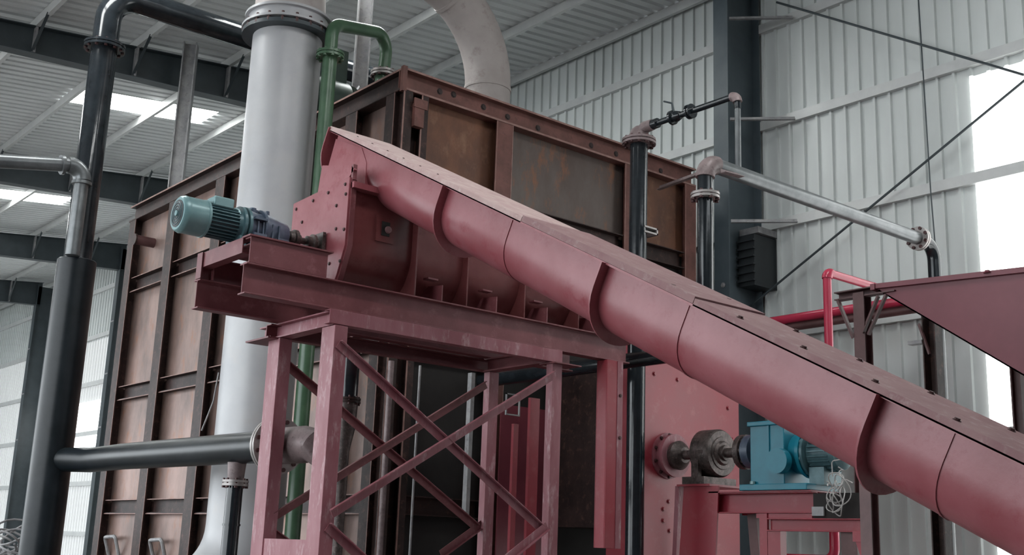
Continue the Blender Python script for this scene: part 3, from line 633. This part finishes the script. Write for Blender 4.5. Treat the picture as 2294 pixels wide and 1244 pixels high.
# ------------------------------------------------------------------ HOPPER AND STANDS
hp = thing('feed_hopper', 'big maroon plate hopper entering the picture at the right edge', 'hopper', (8.7, 3.5, 2.0))
tl = at(1965, 637, X=8.0); trp = at(2294, 600, X=8.0); bt = at(2294, 828, X=8.0)
sl = (bt.z - (tl.z)) / (bt.y - tl.y)
yy = 2.4
poly = [(8.0, tl.y, tl.z), (8.0, yy, tl.z - .0 + (trp.z - tl.z) / (trp.y - tl.y) * (yy - tl.y)), (8.0, yy, 2.04), (8.0, tl.y + (2.04 - (tl.z - .05)) / sl, 2.04), (8.0, tl.y, tl.z - .05)]
MB().ext(poly, (.012, 0, 0)).build('side_plate', HOPM, hp)
MB().ext([(9.40, b_, c_) for a_, b_, c_ in poly], (.012, 0, 0)).build('side_plate', HOPM, hp)
MB().ext([(8.0, tl.y, tl.z - .05), (8.0, tl.y + (2.04 - (tl.z - .05)) / sl, 2.04), (8.0, tl.y + (2.04 - (tl.z - .05)) / sl - .02, 2.04), (8.0, tl.y - .02, tl.z - .05)], (1.41, 0, 0)).build('sloping_plate', HOPM, hp)
MB().box((7.96, tl.y - .0, tl.z - .05), (9.45, tl.y + .04, tl.z)).build('lip', HOPM, hp)
MB().ext([(7.97, tl.y, tl.z), (7.97, yy, poly[1][2]), (7.97, yy, poly[1][2] - .04), (7.97, tl.y, tl.z - .04)], (.04, 0, 0)).build('top_edge_angle', HOPM, hp)
bolts(hp, [at(2212, 612, X=7.97)], (0, 0, 1), .02, .02, HOPM)
st1 = thing('hopper_stand', 'dark maroon steel post with braced crosshead at the left tip of the hopper', 'stand', (8.03, 5.2, 0))
s0 = at(1925, 720, X=7.98); zt1 = at(1925, 655, X=7.98).z
MB().sweep(I(.10, .11, .01, .01), (8.03, s0.y, 0), (8.03, s0.y, zt1), (1, 0, 0)).build('post', DKRED, st1)
e0 = at(1868, 655, X=7.98); e1 = at(2003, 642, X=7.98)
MB().sweep(C(.08, .07, .01), (8.02, e0.y, zt1), (8.02, e1.y, zt1)).build('crosshead', DKRED, st1)
for a_, b_ in (((1882, 672), (1916, 755)), ((1972, 665), (1938, 748)), ((1990, 662), (1950, 752))):
    A, B = at(*a_, X=7.99), at(*b_, X=7.99); MB().sweep(L(.035, .035, .006), A, B, (-1, 0, 0)).build('knee_brace', DKRED, st1)
for px, lab in ((2090, 'grey brown square post standing behind conveyor below the hopper'), (2278, 'narrow dark steel post at the right edge behind the conveyor')):
    s1 = at(px, 900, X=9.46); t = thing('hopper_post', lab, 'post', (9.46, s1.y, 0))
    zt2 = at(px, 700 if px < 2200 else 760, X=9.46).z
    MB().sweep(C(.12, .13, .012) if px < 2200 else I(.09, .09), (9.50, s1.y, 0), (9.50, s1.y, zt2), (0, 1, 0)).build('section', DKRED if px > 2200 else FRAME, t)
    if px < 2200:
        MB().sweep(L(.03, .03, .006), at(2062, 725, X=9.45), at(2086, 792, X=9.45), (-1, 0, 0)).build('knee_brace', DKRED, t)
        MB().box((9.42, s1.y + .06, at(2070, 770, X=9.45).z), (9.5, s1.y + .20, at(2070, 762, X=9.45).z)).build('lug', GREYST, t)
# wall fan beside the column
fn = at(1706, 590, X=13.8)
wf = thing('wall_fan_box', 'small charcoal louvred box on the wall just right of the broad column', 'fan', (13.85, fn.y, fn.z))
MB().box((13.45, fn.y - .14, fn.z - .42), (13.99, fn.y + .16, fn.z + .38)).build('casing', LOUV, wf)
mb = MB()
for k in range(6): mb.box((13.40, fn.y - .16, fn.z - .36 + k * .125), (13.46, fn.y + .17, fn.z - .33 + k * .125))
mb.build('louvres', LOUV, wf)
MB().box((13.5, fn.y - .18, fn.z + .40), (13.99, fn.y + .18, fn.z + .50)).build('hood', GREYST, wf)

# ------------------------------------------------------------------ DISCHARGE CHUTE, FEEDER HOUSING
ch = thing('red_drop_chute', 'bright red vertical box chute hanging from the right end of the platform', 'chute', (8.1, 8.3, 1.65))
qx = at(1358, 1000, Y=8.10).x
MB().box((qx, 8.10, 1.65), (qx + .14, 8.112, 3.485)).box((qx, 8.112, 1.65), (qx + .012, 8.24, 3.485)).box((qx + .128, 8.112, 1.65), (qx + .14, 8.24, 3.485)).box((qx, 8.24, 1.65), (qx + .14, 8.252, 3.485)).build('chute_shell', CHUTE, ch, .003)
MB().box((qx + .14, 8.095, 1.65), (qx + .215, 8.107, 3.485)).build('bolting_flange', POSTM, ch)
bolts(ch, [(qx + .18, 8.095, z) for z in (3.14, 2.72)], (0, -1, 0), .014, .012)
fh = thing('feeder_housing', 'square red steel feeder housing behind the drive shaft, studded with bolts', 'housing', (10.2, 10.1, 0))
HY = 9.3; hx1 = at(1655, 950, Y=HY).x; hx0 = 9.47
MB().box((hx0, HY, 1.62), (hx1, HY + .02, 4.15)).build('front_plate', CHUTE, fh)
MB().box((hx0, HY + .02, 1.62), (hx0 + .02, HY + .35, 4.15)).box((hx1 - .02, HY + .02, 1.62), (hx1, HY + .35, 4.15)).box((hx0, HY + .02, 4.13), (hx1, HY + .35, 4.15)).build('casing', CHUTE, fh)
MB().box((hx0 + .35, HY + .35, 1.9), (hx1 - .2, FY, 3.9)).build('rear_neck', FRAME, fh)
MB().box((hx0 - .05, HY - .01, 1.55), (hx1 + .05, HY + .3, 1.62)).build('base_angle', CHUTE, fh)
bolts(fh, [at(a_, b_, Y=HY) for a_, b_ in ((1466, 838), (1518, 851), (1631, 915), (1641, 985), (1498, 1124), (1486, 1141), (1486, 1167), (1574, 1193), (1500, 1190))], (0, -1, 0), .022, .02, CHUTE)
# ------------------------------------------------------------------ DRIVE TRAIN
DX = 10.11; DZ = 2.745; NY = (0, -1, 0)
dt = thing('shaft_bearing', 'greasy iron flanged shaft gland and split bearing block on the red housing', 'bearing', (DX, 8.6, 2.3))
MB().lathe((DX, HY, DZ), NY, [(0, .27), (.03, .27), (.03, .22), (.10, .22), (.10, .25), (.14, .25)], 36).build('gland_flange', POSTM, dt)
MB().lathe((DX, 9.16, DZ), NY, [(0, .16), (.06, .17), (.10, .14), (.14, .09)], 28).build('packing_gland', IRON, dt)
bb = MB().lathe((DX, 8.80, DZ), NY, [(0, .13), (.02, .20), (.08, .27), (.30, .27), (.33, .25)], 32).build('bearing_block', IRON, dt)
MB().box((DX - .30, 8.48, 2.39), (DX + .25, 8.80, 2.47)).box((DX - .27, 8.52, DZ - .02), (DX - .18, 8.76, DZ + .02)).box((DX - .26, 8.60, 2.45), (DX - .20, 8.70, DZ + .12)).build('bearing_foot', IRON, dt)
MB().lathe((DX, 8.48, DZ), NY, [(0, .19), (.02, .18), (.02, .14), (.05, .12), (.05, .09), (.08, .085)], 28).build('bearing_cap', IRON, dt)
MB().tube([(DX, 9.1, DZ), (DX, 7.9, DZ)], .055, 20).build('shaft', IRON, dt)
bolts(dt, [(DX + .245 * math.cos(a), HY - .03, DZ + .245 * math.sin(a)) for a in [k * math.pi / 5 + .3 for k in range(10)]], NY, .016, .02)
cp = thing('shaft_coupling_hub', 'dark navy pin coupling between the bearing block and the teal gearbox', 'coupling', (DX, 8.0, 2.55))
MB().lathe((DX, 8.24, DZ), NY, [(0, .10), (.06, .11), (.06, .19), (.13, .19)], 28).build('half_coupling', IRON, cp)
MB().lathe((DX, 8.08, DZ), NY, [(0, .185), (.10, .185), (.10, .12), (.16, .11)], 28).build('half_coupling', NAVY, cp)
mb = MB()
for k in range(8):
    a = k * math.pi / 4; mb.lathe((DX + .155 * math.cos(a), 8.20, DZ + .155 * math.sin(a)), NY, [(0, .022), (.2, .022)], 8)
mb.build('coupling_pins', IRON, cp)
gb = thing('teal_gearbox', 'bright teal cast gearbox on the red drive table under the conveyor', 'gearbox', (DX - .05, 7.6, 2.32))
MB().box((DX - .27, 7.42, 2.36), (DX + .22, 7.86, 3.02)).box((DX - .30, 7.40, 2.98), (DX + .25, 7.88, 3.03)).build('gear_case', BLUE, gb, .008)
MB().box((DX - .31, 7.12, 2.305), (DX + .25, 7.98, 2.37)).build('base_flange', BLUE, gb, .006)
MB().box((DX - .285, 7.60, 2.6), (DX - .27, 7.62, 3.0)).build('case_rib', BLUE, gb)
MB().tube([(DX - .27, 7.45, 2.60), (DX - .36, 7.45, 2.60)], .13, 28).build('side_cover', BLUE, gb)
MB().lathe((DX - .3, 7.81, 2.37), (0, 0, 1), [(0, .03), (.03, .028)], 8).build('foot_bolt', TEAL, gb)
MB().lathe((DX, 7.42, DZ - .05), NY, [(0, .21), (.10, .23), (.12, .26), (.16, .26)], 28).build('input_bell', BLUE, gb)
mt = thing('drive_motor', 'dark teal drive motor behind the gearbox, partly hidden by the conveyor', 'motor', (DX, 7.05, 2.5))
mb = MB().lathe((DX, 7.25, DZ - .05), NY, [(0, .25), (.03, .25), (.03, .17), (.30, .17), (.30, .19), (.36, .18)], 28)
for k in range(24):
    a = 2 * math.pi * k / 24; dx_, dz_ = math.cos(a), math.sin(a)
    mb.ext([(DX + dx_ * .165 - dz_ * .004, 7.2, DZ - .05 + dz_ * .165 + dx_ * .004), (DX + dx_ * .20 - dz_ * .004, 7.2, DZ - .05 + dz_ * .2 + dx_ * .004), (DX + dx_ * .20 + dz_ * .004, 7.2, DZ - .05 + dz_ * .2 - dx_ * .004), (DX + dx_ * .165 + dz_ * .004, 7.2, DZ - .05 + dz_ * .165 - dx_ * .004)], (0, -.25, 0))
mb.build('finned_body', TEALD, mt)
bolts(mt, [(DX + .225 * math.cos(a), 7.25, DZ - .05 + .225 * math.sin(a)) for a in [k * math.pi / 4 + .3 for k in range(8)]], (0, 1, 0), .018, .03, TEAL)
MB().box((DX - .15, 7.02, 2.36), (DX + .15, 7.2, 2.54)).build('motor_foot', TEALD, mt)
# drive table
dtb = thing('drive_table', 'red welded steel table carrying bearing block and teal gearbox', 'table', (9.9, 8, 0))
TX = DX - .25
MB().sweep(C(.10, .215, .012), (TX + .05, 8.40, 2.18), (TX + .05, 7.10, 2.18), (0, 0, 1)).build('side_beam', CHUTE, dtb, .003)
MB().sweep(C(.10, .215, .012), (TX + .55, 8.40, 2.18), (TX + .55, 7.10, 2.18), (0, 0, -1)).build('side_beam', CHUTE, dtb)
MB().box((TX - .02, 7.10, 2.288), (TX + .62, 8.44, 2.304)).build('top_plate', CHUTE, dtb)
MB().box((TX - .05, 8.40, 2.365), (TX + .62, 8.88, 2.388)).build('bearing_seat', CHUTE, dtb)
MB().ext([(TX - .02, 8.80, 2.365), (TX - .02, 8.30, 2.365), (TX - .02, 8.38, 1.0), (TX - .02, 8.92, 1.0)], (.02, 0, 0)).build('pedestal_plate', CHUTE, dtb)
MB().sweep(L(.10, .06, .01), (TX - .03, 8.86, 2.37), (TX - .03, 8.99, 0.0), (0, 1, 0)).build('slanted_leg', POSTM, dtb)
MB().sweep(L(.10, .06, .01), (TX + .5, 8.86, 2.37), (TX + .5, 8.99, 0.0), (0, 1, 0)).build('slanted_leg', CHUTE, dtb)
MB().sweep(RECT(.12, .12), (TX + .25, 8.02, 2.07), (TX + .25, 7.82, 0.0), (0, 1, 0)).build('leg', DKRED, dtb)
MB().sweep(RECT(.09, .10), (TX + .05, 7.72, 2.07), (TX + .05, 7.72, 0.0), (0, 1, 0)).build('leg', CHUTE, dtb)
MB().box((TX + .02, 7.12, 2.022), (TX + .10, 7.82, 2.07)).build('packer', CHUTE, dtb)
mbt = thing('motor_stand', 'lower red channel stand under the drive motor with gusseted corner', 'stand', (10.1, 7, 0))
MB().sweep(C(.08, .13, .012), (TX + .02, 7.66, 1.955), (TX + .02, 6.42, 1.955), (0, 0, 1)).build('top_channel', CHUTE, mbt, .003)
MB().sweep(RECT(.10, .16), (TX + .05, 7.58, 1.90), (TX + .05, 7.58, 0), (0, 1, 0)).build('leg', CHUTE, mbt)
MB().sweep(RECT(.10, .18), (TX + .10, 6.72, 1.90), (TX + .10, 6.66, 0), (0, 1, 0)).build('leg', DKRED, mbt)
MB().sweep(L(.07, .07, .01), (TX - .02, 6.55, 1.88), (TX - .02, 6.30, 1.2), (0, 1, 0)).build('corner_gusset', CHUTE, mbt)
MB().box((TX - .03, 6.42, 1.80), (TX - .02, 6.62, 1.90)).build('gusset_plate', CHUTE, mbt)
MB().box((TX + .02, 6.55, 2.02), (TX + .3, 7.10, 2.27)).build('motor_packer', VOID, mbt)
# upright behind the conveyor next to the wires
up_ = thing('conveyor_prop', 'dark red upright prop behind conveyor, right of the tangled wires', 'post', (9.7, 6.5, 0))
a_ = at(1926, 1100, X=10.2)
MB().sweep(C(.10, .12, .01), (10.25, a_.y, 0), (10.25, a_.y, 2.9), (0, 1, 0)).build('section', DKRED, up_)
# tangled cables
tw = thing('tangled_cables', 'loops of pale loose cable hanging over the end of the drive table', 'cable', (9.7, 6.8, 2.2))
c0 = at(1870, 1095, X=9.75)
for k in range(7):
    ph = random.random() * 6; rr_ = random.uniform(.06, .15); oy, oz = random.uniform(-.07, .07), random.uniform(-.15, .08)
    pts = []
    for i in range(26):
        a = ph + i * 2 * math.pi / 25 * random.choice((1, 1.0)); 
        pts.append(c0 + Vector((.05 * math.sin(a * 2 + k), oy + rr_ * math.cos(a) * .8, oz + rr_ * 1.25 * math.sin(a))))
    MB().tube(pts, .006, 6).build('cable_loop', WIREM, tw)
for k in range(5):
    a = c0 + Vector((0, random.uniform(-.1, .15), random.uniform(0, .12))); b = a + Vector((random.uniform(-.05, .05), random.uniform(-.1, .22), random.uniform(-.2, .2)))
    MB().tube(route([a, (a + b) / 2 + Vector((0, .06, .07)), b], .03, 5), .006, 6).build('cable_end', WIREM, tw)
lbp = at(1833, 1146, X=TX - .01)
tag(MB().box((TX - .02, lbp.y - .07, lbp.z - .045), (TX - .0, lbp.y + .07, lbp.z + .045)).build('terminal_label_box', GREYST), 'small pale terminal box fixed beside the end of the drive table', 'box')
# ------------------------------------------------------------------ THINGS BEHIND THE PLATFORM
vy = 9.9; v0 = at(778, 898, Y=vy)
vp = thing('black_vent_pipe', 'shiny black pipe with flange and tapering cone behind the front platform post', 'pipe', (v0.x, vy, 1))
MB().tube([(v0.x, vy, v0.z), (v0.x, vy, at(790, 778, Y=vy).z)], .10, 28).build('tube', BLACKP, vp)
flange(vp, (v0.x, vy, v0.z), (0, 0, 1), .135, .02, 8, FRAME, bolt_r=.01)
MB().lathe((v0.x, vy, v0.z - .02), (0, 0, -1), [(0, .11), (.25, .10), (.48, .055), (2.6, .05)], 24).build('cone', IRON, vp)
MB().lathe((v0.x + .03, vy, at(790, 778, Y=vy).z), (0, 0, 1), [(0, .12), (.03, .12), (.06, .06)], 20).build('top_cap', WHITE, vp)
for px, r_, m_, lab, zt3 in ((868, .035, RUSTP, 'rusty pink vertical pipe behind the X brace near the furnace corner', 3.6), (934, .014, GREYST, 'thin grey conduit standing in the dark under the platform', 3.6)):
    p = at(px, 950, Y=10.6); t = MB().tube([(p.x, 10.6, 0), (p.x, 10.6, zt3)], r_, 14).build('standing_pipe', m_); tag(t, lab, 'pipe')
p = at(1052, 950, Y=10.0); tag(MB().sweep(L(.07, .05, .008), (p.x, 10.0, 1.9), (p.x, 10.0, 3.5), (1, 0, 0)).build('angle_post', GREYST), 'pale steel angle standing behind the crossing braces', 'post')
for px, w_, m_, lab, za, zb_ in ((1155, .07, CHUTE, 'narrow red steel bar standing in the dark under the platform', 1.0, 3.0), (1196, .14, CHUTE, 'wider brick red steel plate standing left of the right platform post', 1.8, 3.28)):
    p = at(px, 1000, Y=9.8); tag(MB().box((p.x - w_ / 2, 9.8, 0), (p.x + w_ / 2, 9.84, at(px, 950 if px < 1170 else 892, Y=9.8).z)).build('red_bar' if px < 1170 else 'red_plate', m_), lab, 'bar' if px < 1170 else 'plate')
p = at(1150, 907, Y=9.7); tag(MB().ext([(p.x - .1, 9.7, p.z - .12), (p.x + .1, 9.7, p.z - .12), (p.x + .1, 9.7, p.z + .12), (p.x - .1, 9.7, p.z + .12), (p.x - .1, 9.7, p.z + .105), (p.x + .088, 9.7, p.z + .105), (p.x + .088, 9.7, p.z - .105), (p.x - .088, 9.7, p.z - .105), (p.x - .088, 9.7, p.z + .12), (p.x - .1, 9.7, p.z + .12)], (0, .02, 0)).build('small_square_frame', GREYST), 'small square wire frame above the red bar under the platform', 'frame')
for o in S.objects:
    if o.name.split('.')[0] in ('coupling_pins', 'case_ribs', 'web_stiffener', 'louvres', 'grille_rings'): o['kind'] = 'stuff'
a_ = at(1120, 1000, Y=10.95).x
MB().box((a_, 10.95, 0), (a_ + .72, 10.97, 3.35)).build('lower_red_panel', HOPM, fu)
cpl = thing('cable_pile', 'grey heap of coiled hoses on the floor at the bottom left corner', 'hose', tuple(at(30, 1240, Y=20)))
c0 = at(30, 1205, Y=20)
for k in range(9):
    rr_ = random.uniform(.15, .4); ph = random.random() * 6; o3 = Vector((random.uniform(-.2, .2), random.uniform(-.2, .2), random.uniform(-.35, .12)))
    MB().tube([c0 + o3 + Vector((rr_ * math.cos(ph + i * .33), .3 * math.sin(ph + i * .33), rr_ * .7 * math.sin(i * .33 + k))) for i in range(19)], .018, 6).build('hose_loop', GREYST, cpl)
MB().box((c0.x - .6, 19.9, 0), (c0.x + .5, 20.6, c0.z - .3)).build('pallet_box', GREYST, cpl)
bpy.context.view_layer.update()
